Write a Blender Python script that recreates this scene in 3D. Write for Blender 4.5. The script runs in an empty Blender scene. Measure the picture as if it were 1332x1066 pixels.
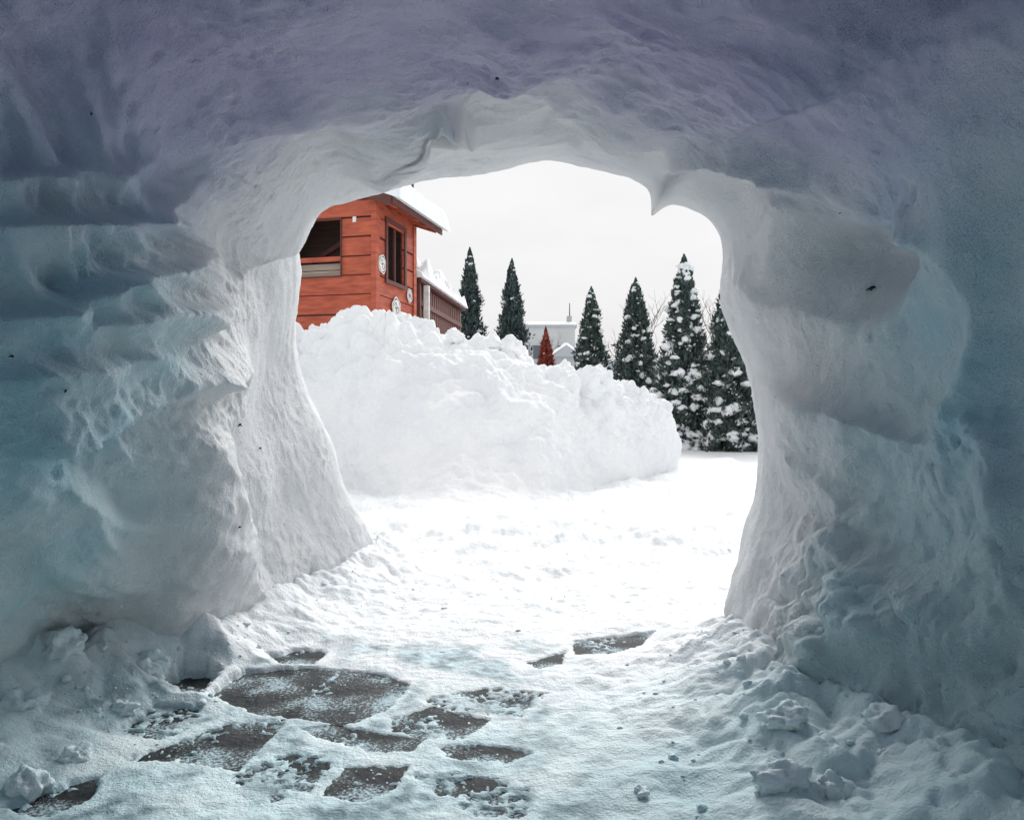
import bpy, bmesh, math, random
import numpy as np
from mathutils import Vector, Matrix
random.seed(7); rng=np.random.default_rng(7)
SC=bpy.context.scene; COL=SC.collection
H=0.75; F=1000.0; CX,CY=666.0,533.0
def P(px,py,Y): return ((px-CX)/F*Y, Y, H-(py-CY)/F*Y)
def G(px,py,z=0.0):
    Y=(H-z)/((py-CY)/F); return ((px-CX)/F*Y, Y)
# ---------------------------------------------------------------- noise (numpy)
_g=rng.normal(size=(256,3)); _g/=np.linalg.norm(_g,axis=1)[:,None]
_perm=rng.permutation(256); _perm=np.concatenate([_perm,_perm,_perm])
_rv=rng.random((256,3))
def _h(i,j,k): return _perm[_perm[_perm[i&255]+(j&255)]+(k&255)]
def noise(p):
    p=np.asarray(p,float); i=np.floor(p).astype(int); f=p-i
    u=f*f*f*(f*(f*6-15)+10); r=0
    for a in (0,1):
        for b in (0,1):
            for c in (0,1):
                g=_g[_h(i[:,0]+a,i[:,1]+b,i[:,2]+c)]
                d=(g*(f-np.array([a,b,c]))).sum(1)
                w=(u[:,0] if a else 1-u[:,0])*(u[:,1] if b else 1-u[:,1])*(u[:,2] if c else 1-u[:,2])
                r=r+w*d
    return r*1.5
def fbm(p,o=4,l=2.03,g=0.5):
    r=0;a=1
    for k in range(o):
        r=r+a*noise(p*(l**k)+k*17.3); a*=g
    return r
def ridged(p,o=3,soft=.003):
    r=0;a=1
    for k in range(o):
        r=r+a*(1-2*(np.sqrt(noise(p*(2.1**k)+k*11.7)**2+soft)-soft**.5)); a*=.40
    return r
def worley(p):
    i=np.floor(p).astype(int); f=p-i; best=np.full(len(p),9.0)
    for a in (-1,0,1):
        for b in (-1,0,1):
            for c in (-1,0,1):
                q=_rv[_h(i[:,0]+a,i[:,1]+b,i[:,2]+c)]+np.array([a,b,c])-f
                best=np.minimum(best,(q*q).sum(1))
    return np.sqrt(best)
def dome(w_,r=.85): return .6*np.clip(1-(w_/r)**2,0,1)
def sstep(a,b,x):
    t=np.clip((x-a)/(b-a),0,1); return t*t*(3-2*t)
# ---------------------------------------------------------------- object helpers
def tag(o,label=None,cat=None,group=None,kind=None):
    if label:o['label']=label
    if cat:o['category']=cat
    if group:o['group']=group
    if kind:o['kind']=kind
    return o
def empty(name,loc=(0,0,0),rz=0):
    o=bpy.data.objects.new(name,None); COL.objects.link(o); o.location=loc; o.rotation_euler=(0,0,rz); return o
def meshobj(name,V,Fc,mat,parent=None,smooth=True,attr=None):
    me=bpy.data.meshes.new(name)
    V=np.asarray(V,dtype=np.float32)
    if isinstance(Fc,np.ndarray):
        n=Fc.shape[1]; me.vertices.add(len(V)); me.vertices.foreach_set('co',V.ravel())
        me.loops.add(Fc.size); me.loops.foreach_set('vertex_index',Fc.ravel().astype(np.int32))
        me.polygons.add(len(Fc)); me.polygons.foreach_set('loop_start',np.arange(0,Fc.size,n,dtype=np.int32))
        me.polygons.foreach_set('loop_total',np.full(len(Fc),n,dtype=np.int32))
        me.update(calc_edges=True)
    else:
        me.from_pydata([tuple(map(float,v)) for v in V],[],Fc)
    me.validate()
    if smooth: me.polygons.foreach_set('use_smooth',np.ones(len(me.polygons),dtype=bool))
    if attr is not None:
        a=me.attributes.new('icy','FLOAT','POINT'); a.data.foreach_set('value',np.asarray(attr,dtype=np.float32))
    me.materials.append(mat)
    o=bpy.data.objects.new(name,me); COL.objects.link(o)
    if parent: o.parent=parent
    return o
def gridfaces(n,m,wrapn=False):
    idx=np.arange(n*m).reshape(n,m)
    if wrapn: idx=np.vstack([idx,idx[:1]])
    a=idx[:-1,:-1];b=idx[1:,:-1];c=idx[1:,1:];d=idx[:-1,1:]
    return np.stack([a.ravel(),b.ravel(),c.ravel(),d.ravel()],1)
class MB:
    def __init__(s): s.v=[];s.f=[]
    def box(s,a,b):
        n=len(s.v); x0,y0,z0=a;x1,y1,z1=b
        s.v+=[(x0,y0,z0),(x1,y0,z0),(x1,y1,z0),(x0,y1,z0),(x0,y0,z1),(x1,y0,z1),(x1,y1,z1),(x0,y1,z1)]
        s.f+=[tuple(n+i for i in q) for q in ((0,3,2,1),(4,5,6,7),(0,1,5,4),(1,2,6,5),(2,3,7,6),(3,0,4,7))]
    def poly8(s,pts):
        n=len(s.v); s.v+=pts
        s.f+=[tuple(n+i for i in q) for q in ((0,3,2,1),(4,5,6,7),(0,1,5,4),(1,2,6,5),(2,3,7,6),(3,0,4,7))]
    def tube(s,pts,rad,n=6):
        base=len(s.v); k=len(pts)
        for i,p in enumerate(pts):
            p=Vector(p); d=Vector(pts[min(i+1,k-1)])-Vector(pts[max(i-1,0)]); d.normalize()
            a=d.orthogonal().normalized(); b=d.cross(a)
            for j in range(n):
                t=2*math.pi*j/n; s.v.append(tuple(p+(a*math.cos(t)+b*math.sin(t))*rad[i]))
        for i in range(k-1):
            for j in range(n):
                s.f.append((base+i*n+j,base+i*n+(j+1)%n,base+(i+1)*n+(j+1)%n,base+(i+1)*n+j))
        s.f.append(tuple(base+(k-1)*n+j for j in range(n))); s.f.append(tuple(base+j for j in reversed(range(n))))
    def build(s,name,mat,parent=None,smooth=False): return meshobj(name,s.v,s.f,mat,parent,smooth)
# ---------------------------------------------------------------- materials
def newmat(name):
    m=bpy.data.materials.new(name); m.use_nodes=True; nt=m.node_tree
    return m,nt,nt.nodes['Principled BSDF']
def nd(nt,t,**k):
    n=nt.nodes.new(t)
    for a,b in k.items():
        if a in n.inputs: n.inputs[a].default_value=b
        else: setattr(n,a,b)
    return n
def coords(nt):
    return nt.nodes.new('ShaderNodeTexCoord').outputs['Object']
def noisecol(nt,scale,detail,c0,c1,p0=.35,p1=.65,vec=None,stretch=None):
    n=nd(nt,'ShaderNodeTexNoise',Scale=scale,Detail=detail)
    v=vec or coords(nt)
    if stretch:
        mp=nt.nodes.new('ShaderNodeMapping'); mp.inputs['Scale'].default_value=stretch; nt.links.new(v,mp.inputs['Vector']); v=mp.outputs[0]
    nt.links.new(v,n.inputs['Vector'])
    r=nt.nodes.new('ShaderNodeValToRGB'); r.color_ramp.elements[0].position=p0; r.color_ramp.elements[1].position=p1
    r.color_ramp.elements[0].color=(*c0,1); r.color_ramp.elements[1].color=(*c1,1)
    nt.links.new(n.outputs['Fac'],r.inputs['Fac']); return r.outputs['Color']
def addbump(nt,b,layers,vec=None):
    prev=None
    for sc,det,strength,dist in layers:
        n=nd(nt,'ShaderNodeTexNoise',Scale=sc,Detail=det); nt.links.new(vec or coords(nt),n.inputs['Vector'])
        bp=nt.nodes.new('ShaderNodeBump'); bp.inputs['Strength'].default_value=strength; bp.inputs['Distance'].default_value=dist
        nt.links.new(n.outputs['Fac'],bp.inputs['Height'])
        if prev: nt.links.new(prev,bp.inputs['Normal'])
        prev=bp.outputs['Normal']
    nt.links.new(prev,b.inputs['Normal'])
def mixc(nt,fac,a,b):
    mx=nt.nodes.new('ShaderNodeMix'); mx.data_type='RGBA'
    for s,v in (('Factor',fac),('A',a),('B',b)):
        if isinstance(v,(tuple,float,int)): mx.inputs[s].default_value=(*v,1) if isinstance(v,tuple) else v
        else: nt.links.new(v,mx.inputs[s])
    return mx.outputs['Result']
def snowmat(name,c0,c1,scale=3,rough=.75,bumps=((60,4,.5,.01),(420,2,.5,.003))):
    m,nt,b=newmat(name)
    nt.links.new(noisecol(nt,scale,4,c0,c1),b.inputs['Base Color'])
    b.inputs['Roughness'].default_value=rough; b.inputs['Specular IOR Level'].default_value=.25
    addbump(nt,b,bumps); return m
def mrange(nt,v,a,b):
    mr=nd(nt,'ShaderNodeMapRange'); mr.inputs['From Min'].default_value=a; mr.inputs['From Max'].default_value=b; mr.interpolation_type='SMOOTHSTEP'
    nt.links.new(v,mr.inputs['Value']); return mr.outputs[0]
def cavemat():
    m,nt,b=newmat('cave_snow_painted_light')
    v=coords(nt)
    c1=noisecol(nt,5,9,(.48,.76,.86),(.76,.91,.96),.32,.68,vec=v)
    c2=noisecol(nt,5,9,(.50,.45,.72),(.72,.67,.88),.32,.68,vec=v)  # ceiling tint: overhead shade painted in as darker purple
    c0=noisecol(nt,5,9,(.66,.88,.92),(.84,.95,.97),.32,.68,vec=v)  # paler foot of the walls: extra brightness put into the colour
    c3=noisecol(nt,5,6,(.90,.92,.945),(.95,.955,.965),vec=v)  # near-white towards the mouth: brightness of the rim painted in
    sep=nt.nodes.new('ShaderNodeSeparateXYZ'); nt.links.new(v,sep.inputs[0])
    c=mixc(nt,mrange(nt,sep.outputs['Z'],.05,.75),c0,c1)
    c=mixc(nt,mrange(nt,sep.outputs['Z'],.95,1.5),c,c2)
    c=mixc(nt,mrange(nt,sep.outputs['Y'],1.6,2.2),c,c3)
    nt.links.new(c,b.inputs['Base Color'])
    b.inputs['Roughness'].default_value=.55; b.inputs['Specular IOR Level'].default_value=.35
    addbump(nt,b,((18,5,.35,.02),(90,5,.55,.010),(260,3,.9,.006),(650,2,1.0,.0035)),v); return m
def floormat():
    m,nt,b=newmat('ground_snow'); v=coords(nt)
    c=noisecol(nt,2.5,4,(.84,.875,.90),(.90,.915,.925),vec=v)
    sep=nt.nodes.new('ShaderNodeSeparateXYZ'); nt.links.new(v,sep.inputs[0])
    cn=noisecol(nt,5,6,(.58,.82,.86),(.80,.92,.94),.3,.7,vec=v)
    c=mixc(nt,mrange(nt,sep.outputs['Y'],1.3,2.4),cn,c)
    ice=noisecol(nt,18,6,(.12,.21,.25),(.58,.77,.82),.38,.64,vec=v)
    at=nt.nodes.new('ShaderNodeAttribute'); at.attribute_name='icy'
    nt.links.new(mixc(nt,at.outputs['Fac'],c,ice),b.inputs['Base Color'])
    b.inputs['Roughness'].default_value=.6; b.inputs['Specular IOR Level'].default_value=.3
    addbump(nt,b,((35,5,.5,.015),(150,4,.6,.006),(600,2,.5,.002)),v); return m
M={}
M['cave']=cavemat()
M['snow']=snowmat('fresh_snow',(.84,.87,.90),(.90,.91,.92))
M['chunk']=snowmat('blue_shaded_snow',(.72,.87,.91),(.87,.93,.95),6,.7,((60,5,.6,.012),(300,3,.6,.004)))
M['pile']=snowmat('piled_snow',(.85,.865,.89),(.925,.93,.935),2,.8,((14,5,.5,.04),(70,4,.5,.012)))
M['floor']=floormat()
def stonemat():
    m,nt,b=newmat('frosted_stone'); v=coords(nt)
    c=noisecol(nt,9,6,(.014,.018,.022),(.075,.078,.078),vec=v)
    n=nd(nt,'ShaderNodeTexNoise',Scale=130,Detail=4,Roughness=.75); nt.links.new(v,n.inputs['Vector'])
    n2=nd(nt,'ShaderNodeTexNoise',Scale=7,Detail=4); nt.links.new(v,n2.inputs['Vector'])
    ad=nd(nt,'ShaderNodeMath',operation='MULTIPLY_ADD'); nt.links.new(n2.outputs['Fac'],ad.inputs[0]); ad.inputs[1].default_value=1.0; nt.links.new(n.outputs['Fac'],ad.inputs[2])
    r=nt.nodes.new('ShaderNodeValToRGB'); r.color_ramp.elements[0].position=.52; r.color_ramp.elements[1].position=.585
    sc_=nd(nt,'ShaderNodeMath',operation='MULTIPLY'); nt.links.new(ad.outputs[0],sc_.inputs[0]); sc_.inputs[1].default_value=.5
    nt.links.new(sc_.outputs[0],r.inputs['Fac'])
    nt.links.new(mixc(nt,r.outputs['Color'],c,(.45,.58,.63)),b.inputs['Base Color'])
    b.inputs['Roughness'].default_value=.7; b.inputs['Specular IOR Level'].default_value=.12; addbump(nt,b,((60,6,.7,.006),(260,3,.5,.002)),v); return m
M['stone']=stonemat()
def woodmat(name,c0,c1,stretch=(2,2,30),rough=.6,scale=2.0):
    m,nt,b=newmat(name)
    nt.links.new(noisecol(nt,scale,6,c0,c1,.3,.7,stretch=stretch),b.inputs['Base Color'])
    b.inputs['Roughness'].default_value=rough; addbump(nt,b,((30,4,.4,.004),)); return m
M['red']=woodmat('red_painted_planks',(.32,.055,.027),(.53,.115,.055),(1.4,1.4,7),.65,3)
M['reddark']=woodmat('dark_red_trim',(.07,.020,.016),(.14,.035,.026))
M['brown']=woodmat('brown_slats',(.10,.032,.026),(.20,.07,.055),(30,30,2))
M['inner']=woodmat('bare_inner_wood',(.06,.03,.025),(.12,.07,.05))
M['paleboard']=woodmat('pale_boards',(.28,.21,.17),(.46,.37,.31))
M['dark']=woodmat('dark_metal',(.02,.02,.02),(.05,.05,.05))
def plain(name,c,rough=.6,var=.15,scale=8):
    m,nt,b=newmat(name); nt.links.new(noisecol(nt,scale,4,tuple(x*(1-var) for x in c),tuple(min(1,x*(1+var)) for x in c)),b.inputs['Base Color']); b.inputs['Roughness'].default_value=rough; return m
M['white']=plain('white_sticker',(.75,.73,.7)); M['blue']=plain('blue_print',(.05,.1,.3)); M['redp']=plain('red_print',(.4,.06,.05))
M['leaf']=plain('evergreen_foliage',(.055,.086,.076),.7,.5,9); M['leafb']=plain('blue_green_foliage',(.052,.080,.078),.7,.5,7)
M['rust']=plain('rusty_red_foliage',(.26,.05,.03),.7,.4,9)
M['bark']=plain('bark',(.10,.07,.05)); M['twig']=plain('grey_twigs',(.22,.19,.18),.8)  # twigs greyed so that distance haze sits in their colour
M['debris']=plain('dead_leaf',(.03,.025,.022),.8)
M['plaster']=plain('pale_plaster',(.52,.53,.54),.8,.06,1); M['plaster2']=plain('grey_plaster',(.40,.42,.45),.8,.06,1)
M['glass']=plain('window_dark',(.10,.12,.14),.2)
# ---------------------------------------------------------------- snow tunnel
A=[(505,790,3.5),(482,715,3.4),(432,600,3.2),(386,480,3.05),(390,370,2.9),(402,283,2.8),(520,244,2.7),(640,221,2.65),(722,205,2.6),(850,236,2.5),(937,300,2.5),(960,410,2.55),(986,530,2.6),(988,630,2.5),(968,750,2.4),(958,880,2.3),(955,980,2.3)]
B=[(350,870,2.8),(365,780,2.75),(320,700,2.6),(290,560,2.5),(320,420,2.45),(310,320,2.4),(420,215,2.3),(560,160,2.25),(690,140,2.2),(880,170,2.1),(1000,240,2.1),(1045,380,2.1),(1065,520,2.1),(1072,640,2.08),(1045,780,2.05),(1015,900,2.02),(995,1000,2.0)]
C=[(190,930,2.3),(228,838,2.3),(262,690,2.2),(230,560,2.1),(220,420,2.0),(215,280,1.9),(320,150,1.85),(480,90,1.85),(680,60,1.8),(900,90,1.75),(1080,170,1.75),(1160,330,1.75),(1190,510,1.8),(1185,650,1.77),(1140,800,1.75),(1070,960,1.72),(1045,1060,1.7)]
D=[(-20,980,1.95),(20,870,1.95),(50,720,1.7),(40,560,1.5),(20,400,1.4),(40,200,1.4),(180,40,1.4),(420,-20,1.4),(670,-50,1.35),(920,-30,1.3),(1180,50,1.3),(1330,250,1.3),(1380,480,1.4),(1370,660,1.4),(1340,820,1.42),(1250,1050,1.42),(1230,1180,1.42)]
rA,rB,rC,rD=[np.array([P(*q) for q in r]) for r in (A,B,C,D)]
def scaled(r,s,y,zs=None):
    o=r.copy(); o[:,0]*=s; o[:,2]=H+(o[:,2]-H)*(zs or s); o[:,1]=y
    o[0,2]=-.3; o[-1,2]=-.3; return o
def relsc(r,s,dy):
    o=r.copy(); o[:,0]*=s; o[:,2]=.6+(o[:,2]-.6)*s; o[:,1]+=dy; o[0,2]=-.3;o[-1,2]=-.3; return o
BACK=.70  # unseen rear opening behind the camera, added and sized for fill light
rings=[scaled(rD,BACK*.95,-1.5),scaled(rD,BACK*1.05,-1.2),scaled(rD,1.12,-.2),scaled(rD,1.1,.7),rD,rC,rB,rA,relsc(rA,1.12,.14),relsc(rA,1.4,.1),relsc(rA,1.9,-.5),scaled(rD,1.9,1.0),scaled(rD,1.7,-1.4)]
seg=[10,18,40,85,150,165,165,28,30,25,20,20,8]
R=np.array(rings)
def cr(p0,p1,p2,p3,t):
    t=t[:,None,None] if p0.ndim==2 else t[:,None]
    return .5*((2*p1)+(-p0+p2)*t+(2*p0-5*p1+4*p2-p3)*t*t+(-p0+3*p1-3*p2+p3)*t**3)
rows=[];srow=[]
K=len(R)
for k in range(K):
    t=np.arange(seg[k])/seg[k]
    rows.append(cr(R[(k-1)%K],R[k],R[(k+1)%K],R[(k+2)%K],t)); srow.append(k+t)
S=np.concatenate(rows); sv=np.concatenate(srow)
S=S.transpose(1,0,2)
tt=[];NT=54
for i in range(16):
    a=S[max(i-1,0)];b=S[i];c=S[i+1];d=S[min(i+2,16)]
    tt.append(cr(a,b,c,d,np.arange(NT)/NT))
T=np.concatenate(tt+[S[16:17]])
nt_,ns_=T.shape[:2]
T=T.transpose(1,0,2).copy()
du=np.roll(T,-1,0)-np.roll(T,1,0); dv=np.gradient(T,axis=1)
N=np.cross(du,dv); N/=np.linalg.norm(N,axis=2)[...,None]+1e-9
kk=np.searchsorted(sv,4.5); mid=nt_//2
if N[kk,mid,2]>0: N=-N
pts=T.reshape(-1,3); n=N.reshape(-1,3)
SV=np.repeat(sv,nt_)
yy=np.maximum(pts[:,1],.3)
px=CX+pts[:,0]/yy*F; py=CY-(pts[:,2]-H)/yy*F
front=sstep(2.5,3.3,SV)*(1-sstep(7.0,8.5,SV))
disp=np.zeros(len(pts))
lipfade=1-.65*np.exp(-((SV-7)/.4)**2)
disp+=fbm(pts*2.3+3.1,2)*.045*lipfade
w=pts+.25*np.stack([noise(pts*1.7+9),noise(pts*1.7+40),noise(pts*1.7+70)],1)
left=sstep(700,350,px); right=sstep(850,1000,px)
lay=w*np.array([1.0,1.4,5.2]); lay[:,2]+=w[:,1]*1.8
disp+=left*front*(ridged(lay,3)-.4)*.032*lipfade*sstep(6.3,5.2,SV)
fl=np.stack([w[:,0]*2.4,w[:,1]*3.0+w[:,2]*1.2,w[:,2]*1.9],1)
disp+=right*front*(ridged(fl+5,3)-.4)*.019*lipfade
disp+=(1-left)*(1-right)*front*(ridged(fl*1.2+9,3)-.4)*.020*lipfade
calm=1-.5*sstep(5.4,6.4,SV)*sstep(7.6,7.2,SV)
rgh=.6+1.0*sstep(-.2,.4,noise(pts*2.6+33))
disp+=(fbm(pts*8,3)*.007+fbm(pts*26,3)*.0042*rgh)*calm
gro=np.stack([pts[:,0]*3,pts[:,1]*26+pts[:,2]*14,pts[:,2]*5],1)
disp+=.0022*noise(gro)*sstep(5.3,6.0,SV)*sstep(7.5,7.1,SV)*left
gro2=np.stack([w[:,0]*4,w[:,1]*5+w[:,2]*2,w[:,2]*18+w[:,1]*11],1)
disp+=.008*noise(gro2)*sstep(3.3,4.0,SV)*sstep(6.0,5.2,SV)*left*sstep(-.2,.3,noise(pts*2+12))
pit=worley(pts*16+9); disp-=front*calm*.007*np.clip(1-(pit/.33)**2,0,1)*sstep(.0,.3,noise(pts*3+66))
foot=sstep(.45,.05,pts[:,2])*front*lipfade
pw=pts+.04*np.stack([noise(pts*12),noise(pts*12+5),noise(pts*12+9)],1)
wl=worley(pw*8); wl3=worley(pw*18+4)
rough_=sstep(1.05,.15,pts[:,2]+.2*noise(pts*3))*sstep(980,1100,px)*front
patch=.35+.65*sstep(-.3,.2,noise(pts*3+90))
disp+=(foot*.4+rough_*patch*1.2)*(dome(wl,.95)*.07+dome(wl3,.85)*.034)+rough_*fbm(pts*12,4)*.018
nzA=noise(pts*5+3); nzB=noise(pts*5+50); nzC=noise(pts*16+3)
vis=sstep(2.9,3.4,SV)*(1-sstep(7.2,7.8,SV))*(pts[:,1]>.8)
GAIN=1.5
def CR2(pl,nper=5):
    c=np.array(pl,float); out=[]
    if len(c)<3: return c
    for i in range(len(c)-1):
        a=c[max(i-1,0)];b=c[i];d=c[i+1];e=c[min(i+2,len(c)-1)]
        for t in np.arange(nper)/nper: out.append(.5*((2*b)+(-a+d)*t+(2*a-5*b+4*d-e)*t*t+(-a+3*b-3*d+e)*t**3))
    out.append(c[-1]); return np.array(out)
def stroke(ptl,wl_,wr_,amp,jit=1.0,soft=.02):
    """carved ridge (+) or groove (-) running along a line of the wall; its two flanks have their own widths"""
    global disp
    ptl=[tuple(p) for p in CR2(ptl)]
    best=np.full(len(pts),1e9); sg=np.ones(len(pts))
    L=sum(math.dist(ptl[i],ptl[i+1]) for i in range(len(ptl)-1)); acc=0; par=np.zeros(len(pts))
    jx=px+(9*nzA+3*nzC)*jit; jy=py+9*nzB*jit
    for (ax,ay),(bx,by) in zip(ptl[:-1],ptl[1:]):
        dx,dy=bx-ax,by-ay; l2=dx*dx+dy*dy; ll=math.sqrt(l2)
        t=np.clip(((jx-ax)*dx+(jy-ay)*dy)/l2,0,1)
        qx=jx-ax-t*dx; qy=jy-ay-t*dy; d=np.hypot(qx,qy)
        s=(dx*qy-dy*qx)/ll/(d+1e-6); m=d<best
        best[m]=d[m]; sg[m]=s[m]; par[m]=(acc+t[m]*ll)/L; acc+=ll
    wd=wl_+(wr_-wl_)*(sg*.5+.5)
    tap=sstep(0,.3,par)*sstep(1,.7,par)
    r=np.sqrt((best/wd)**2+soft)-soft**.5
    disp+=GAIN*amp*np.exp(-r**1.3)*tap*vis
stroke([(360,820),(345,790),(305,735),(285,670),(255,605),(265,545),(300,470),(320,430)],70,18,.048)
stroke([(340,455),(300,468),(200,505),(100,548),(0,570),(-60,580)],10,60,.065,1,.010)
stroke([(100,548),(125,575),(150,615)],14,26,.035,.6)
stroke([(190,440),(240,405),(310,345),(395,282),(430,255)],46,11,.055,.6,.008)
stroke([(-80,430),(0,408),(100,372),(190,345),(245,330),(290,322)],10,60,.058,1,.010)
stroke([(-80,310),(0,300),(90,285),(230,230),(262,190),(280,170)],10,60,.048,1,.010)
stroke([(-60,240),(0,230),(80,215),(170,190),(210,175)],12,40,.03)
stroke([(30,425),(60,420),(150,405),(245,398),(290,392)],10,44,.038,1,.010)
stroke([(-60,570),(0,590),(90,650),(160,670),(260,640)],20,60,.035)
stroke([(-60,500),(20,480),(110,470),(200,450)],11,34,.03)
stroke([(40,200),(150,185),(250,165),(340,130),(480,100),(610,70),(700,55),(780,75),(860,105),(960,115),(1050,85),(1160,50),(1340,45)],56,28,.055,.7,.025)
stroke([(600,30),(650,60),(710,105),(770,140),(870,155),(910,155)],34,10,.042,.4)
stroke([(690,150),(720,160),(760,185)],20,12,-.02,.4)
stroke([(440,235),(490,210),(532,175),(552,138),(568,100)],50,7,.075,.2,.008)
stroke([(564,98),(576,108),(598,134),(616,188)],7,48,.065,.2,.008)
stroke([(570,122),(570,150),(572,186)],24,20,-.085,.1,.08)
stroke([(846,270),(862,252),(876,222),(884,200)],11,10,.050,.2,.01)
stroke([(868,240),(880,192),(925,162),(1000,178),(1060,235),(1080,250)],18,14,.060,.4,.01)
stroke([(925,165),(1010,182),(1060,240),(1120,288),(1230,305),(1290,370),(1302,460),(1250,580),(1240,700),(1260,760)],34,22,.048,.8,.02)
stroke([(1010,318),(1060,330),(1100,340),(1145,352),(1190,368)],56,44,-.110,.4,.10)
stroke([(1000,215),(1070,290),(1110,300),(1180,318)],12,30,.03,.6)
stroke([(930,320),(950,330),(1010,390),(1080,420),(1150,410),(1180,400)],14,40,.022,1,.02)
stroke([(960,495),(985,500),(1060,520),(1130,548),(1190,580),(1240,590),(1270,590)],10,60,.038,.8,.015)
stroke([(1000,530),(1040,590),(1095,660),(1120,760),(1125,850)],14,30,.022,1.6)
stroke([(1140,480),(1200,530),(1220,600)],16,34,.018)
stroke([(1280,520),(1300,560),(1330,620),(1320,760)],18,40,.028)
stroke([(250,600),(250,640),(225,760),(200,830)],30,30,.02)
stroke([(0,700),(20,700),(120,740),(200,720),(230,700)],14,40,.025)
pts=pts+n*disp[:,None]
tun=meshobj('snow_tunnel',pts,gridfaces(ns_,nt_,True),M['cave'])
tag(tun,'hollowed-out snow tunnel with rippled blue-grey walls framing the bright view outside','snow tunnel')
ppx=CX+pts[:,0]/np.maximum(pts[:,1],.3)*F; ppy=CY-(pts[:,2]-H)/np.maximum(pts[:,1],.3)*F
inner=(SV>3)&(SV<7.0)
PT=pts.reshape(ns_,nt_,3)
def footline(cols):
    out=[]
    for s in range(np.searchsorted(sv,3.2),np.searchsorted(sv,7.6),8):
        c=PT[s,cols]; i=int(np.argmin(np.abs(c[:,2]-.05))); out.append(c[i,:2])
    return np.array(out)
footL=footline(np.arange(0,nt_//3)); footR=footline(np.arange(nt_-1,2*nt_//3,-1))
def distpts(a,pl):
    d=np.full(len(a),9.0)
    for p in pl: d=np.minimum(d,(a[:,0]-p[0])**2+(a[:,1]-p[1])**2)
    return np.sqrt(d)
# ---------------------------------------------------------------- flagstones + ground
stones=[
 ([(272,906),(318,874),(400,868),(480,873),(535,888),(502,924),(460,942),(400,937),(330,928)],'largest dark flagstone showing through the snow on the tunnel floor',-.08),
 ([(205,893),(240,880),(292,880),(262,906),(235,908)],'small dark flagstone left of the largest flagstone',-.04),
 ([(348,855),(385,846),(430,846),(408,865),(365,865)],'thin dark flagstone just behind the largest flagstone',0),
 ([(508,934),(560,918),(636,936),(602,959),(545,962),(512,950)],'frosted flagstone right of the largest flagstone',.15),
 ([(392,948),(430,942),(550,962),(539,977),(480,977),(420,962)],'long narrow flagstone in front of the largest flagstone',.0),
 ([(165,990),(215,970),(288,943),(374,934),(344,969),(308,1002),(250,992)],'flagstone half buried at front left of the largest flagstone',.15),
 ([(418,1036),(450,998),(533,995),(514,1026),(470,1042)],'wedge-shaped flagstone in front of the long narrow flagstone',.08),
 ([(566,972),(620,964),(696,980),(662,994),(600,988)],'small flagstone sliver right of the long narrow flagstone',.10),
 ([(534,1006),(600,1003),(695,1028),(685,1066),(620,1062),(566,1030)],'nearest flagstone at the bottom centre, mostly under snow',.38),
 ([(686,862),(735,848),(730,865),(700,870)],'tiny dark flagstone corner beside the farthest flagstone',-.1),
 ([(744,834),(852,824),(834,842),(792,853),(750,852)],'farthest flagstone, out on the tunnel floor towards the opening',.10),
 ([(0,1055),(60,1030),(138,1005),(115,1042),(60,1066)],'dark flagstone edge in the bottom left corner',.18),
 ([(545,910),(640,893),(712,902),(678,932),(600,927)],'flagstone almost hidden by frost behind the frosted flagstone',.45),
 ([(300,1012),(352,985),(398,975),(432,990),(402,1032),(330,1048)],'snow-dusted flagstone between the half-buried and the wedge-shaped flagstones',.48),
 ([(150,955),(200,920),(262,922),(285,936),(210,964)],'snow-dusted flagstone behind the half-buried flagstone',.52)]
def axis(a0,a1,step):
    core=list(np.arange(a0,a1,step))
    def grow(start,sign,g1,d1,gf,far):
        out=[];s=step;x=0
        while x<far:
            s*= g1 if x<d1 else gf
            x+=s; out.append(start+sign*x)
        return out
    return core,grow
cx_,gr=axis(-1.35,1.25,.006)
xs=np.array(sorted(gr(-1.35,-1,1.035,6,1.22,600)+cx_+gr(cx_[-1],1,1.035,6,1.22,600)))
cy_,gr=axis(1.25,3.0,.006)
ys=np.array(sorted(gr(1.25,-1,1.10,2,1.15,600)+cy_+gr(cy_[-1],1,1.018,11,1.15,600)))
X,Yg=np.meshgrid(xs,ys); gp=np.stack([X.ravel(),Yg.ravel(),np.zeros(X.size)],1)
gx,gy=gp[:,0],gp[:,1]
near=(np.abs(gx)<3)&(gy<13)&(gy>.5)
z=np.zeros(len(gp)); icy=np.zeros(len(gp))
q=gp[near]; zx=q[:,0]; zy=q[:,1]
pave=sstep(-1.2,-.85,zx+.15*noise(q*3))*sstep(.34,.02,zx+.2*noise(q*3+4))*sstep(2.75,2.3,zy+.15*noise(q*3+8))
bumps=fbm(q*3,3)*.012+fbm(q*14,3)*.007
zz=.013+bumps; zz=zz*(1-pave)+pave*(.0055+bumps*.25+.003*noise(q*40))
outside=sstep(2.6,4.2,zy)
zz+=outside*(.03+fbm(q*2.2+5,3)*.05+ridged(q*np.array([3,5,1])+3,2)*.022)
rmask=sstep(.25,.75,zx+.25*noise(q*3+8))*sstep(2.7,1.9,zy)
lmask=sstep(-.72,-.96,zx+.1*noise(q*4))*sstep(2.7,2.2,zy)*(.15+.85*sstep(1.78,2.0,zy+.1*noise(q*5)))
qw=q+np.stack([.04*noise(q*10),.04*noise(q*10+9),0*q[:,2]],1)
wq=worley(qw*np.array([11,11,1])); wq2=worley(qw*np.array([26,26,1])+7)
wq4=worley(qw*np.array([5.5,5.5,1]))
mk=np.maximum(rmask*.75,lmask)
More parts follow.
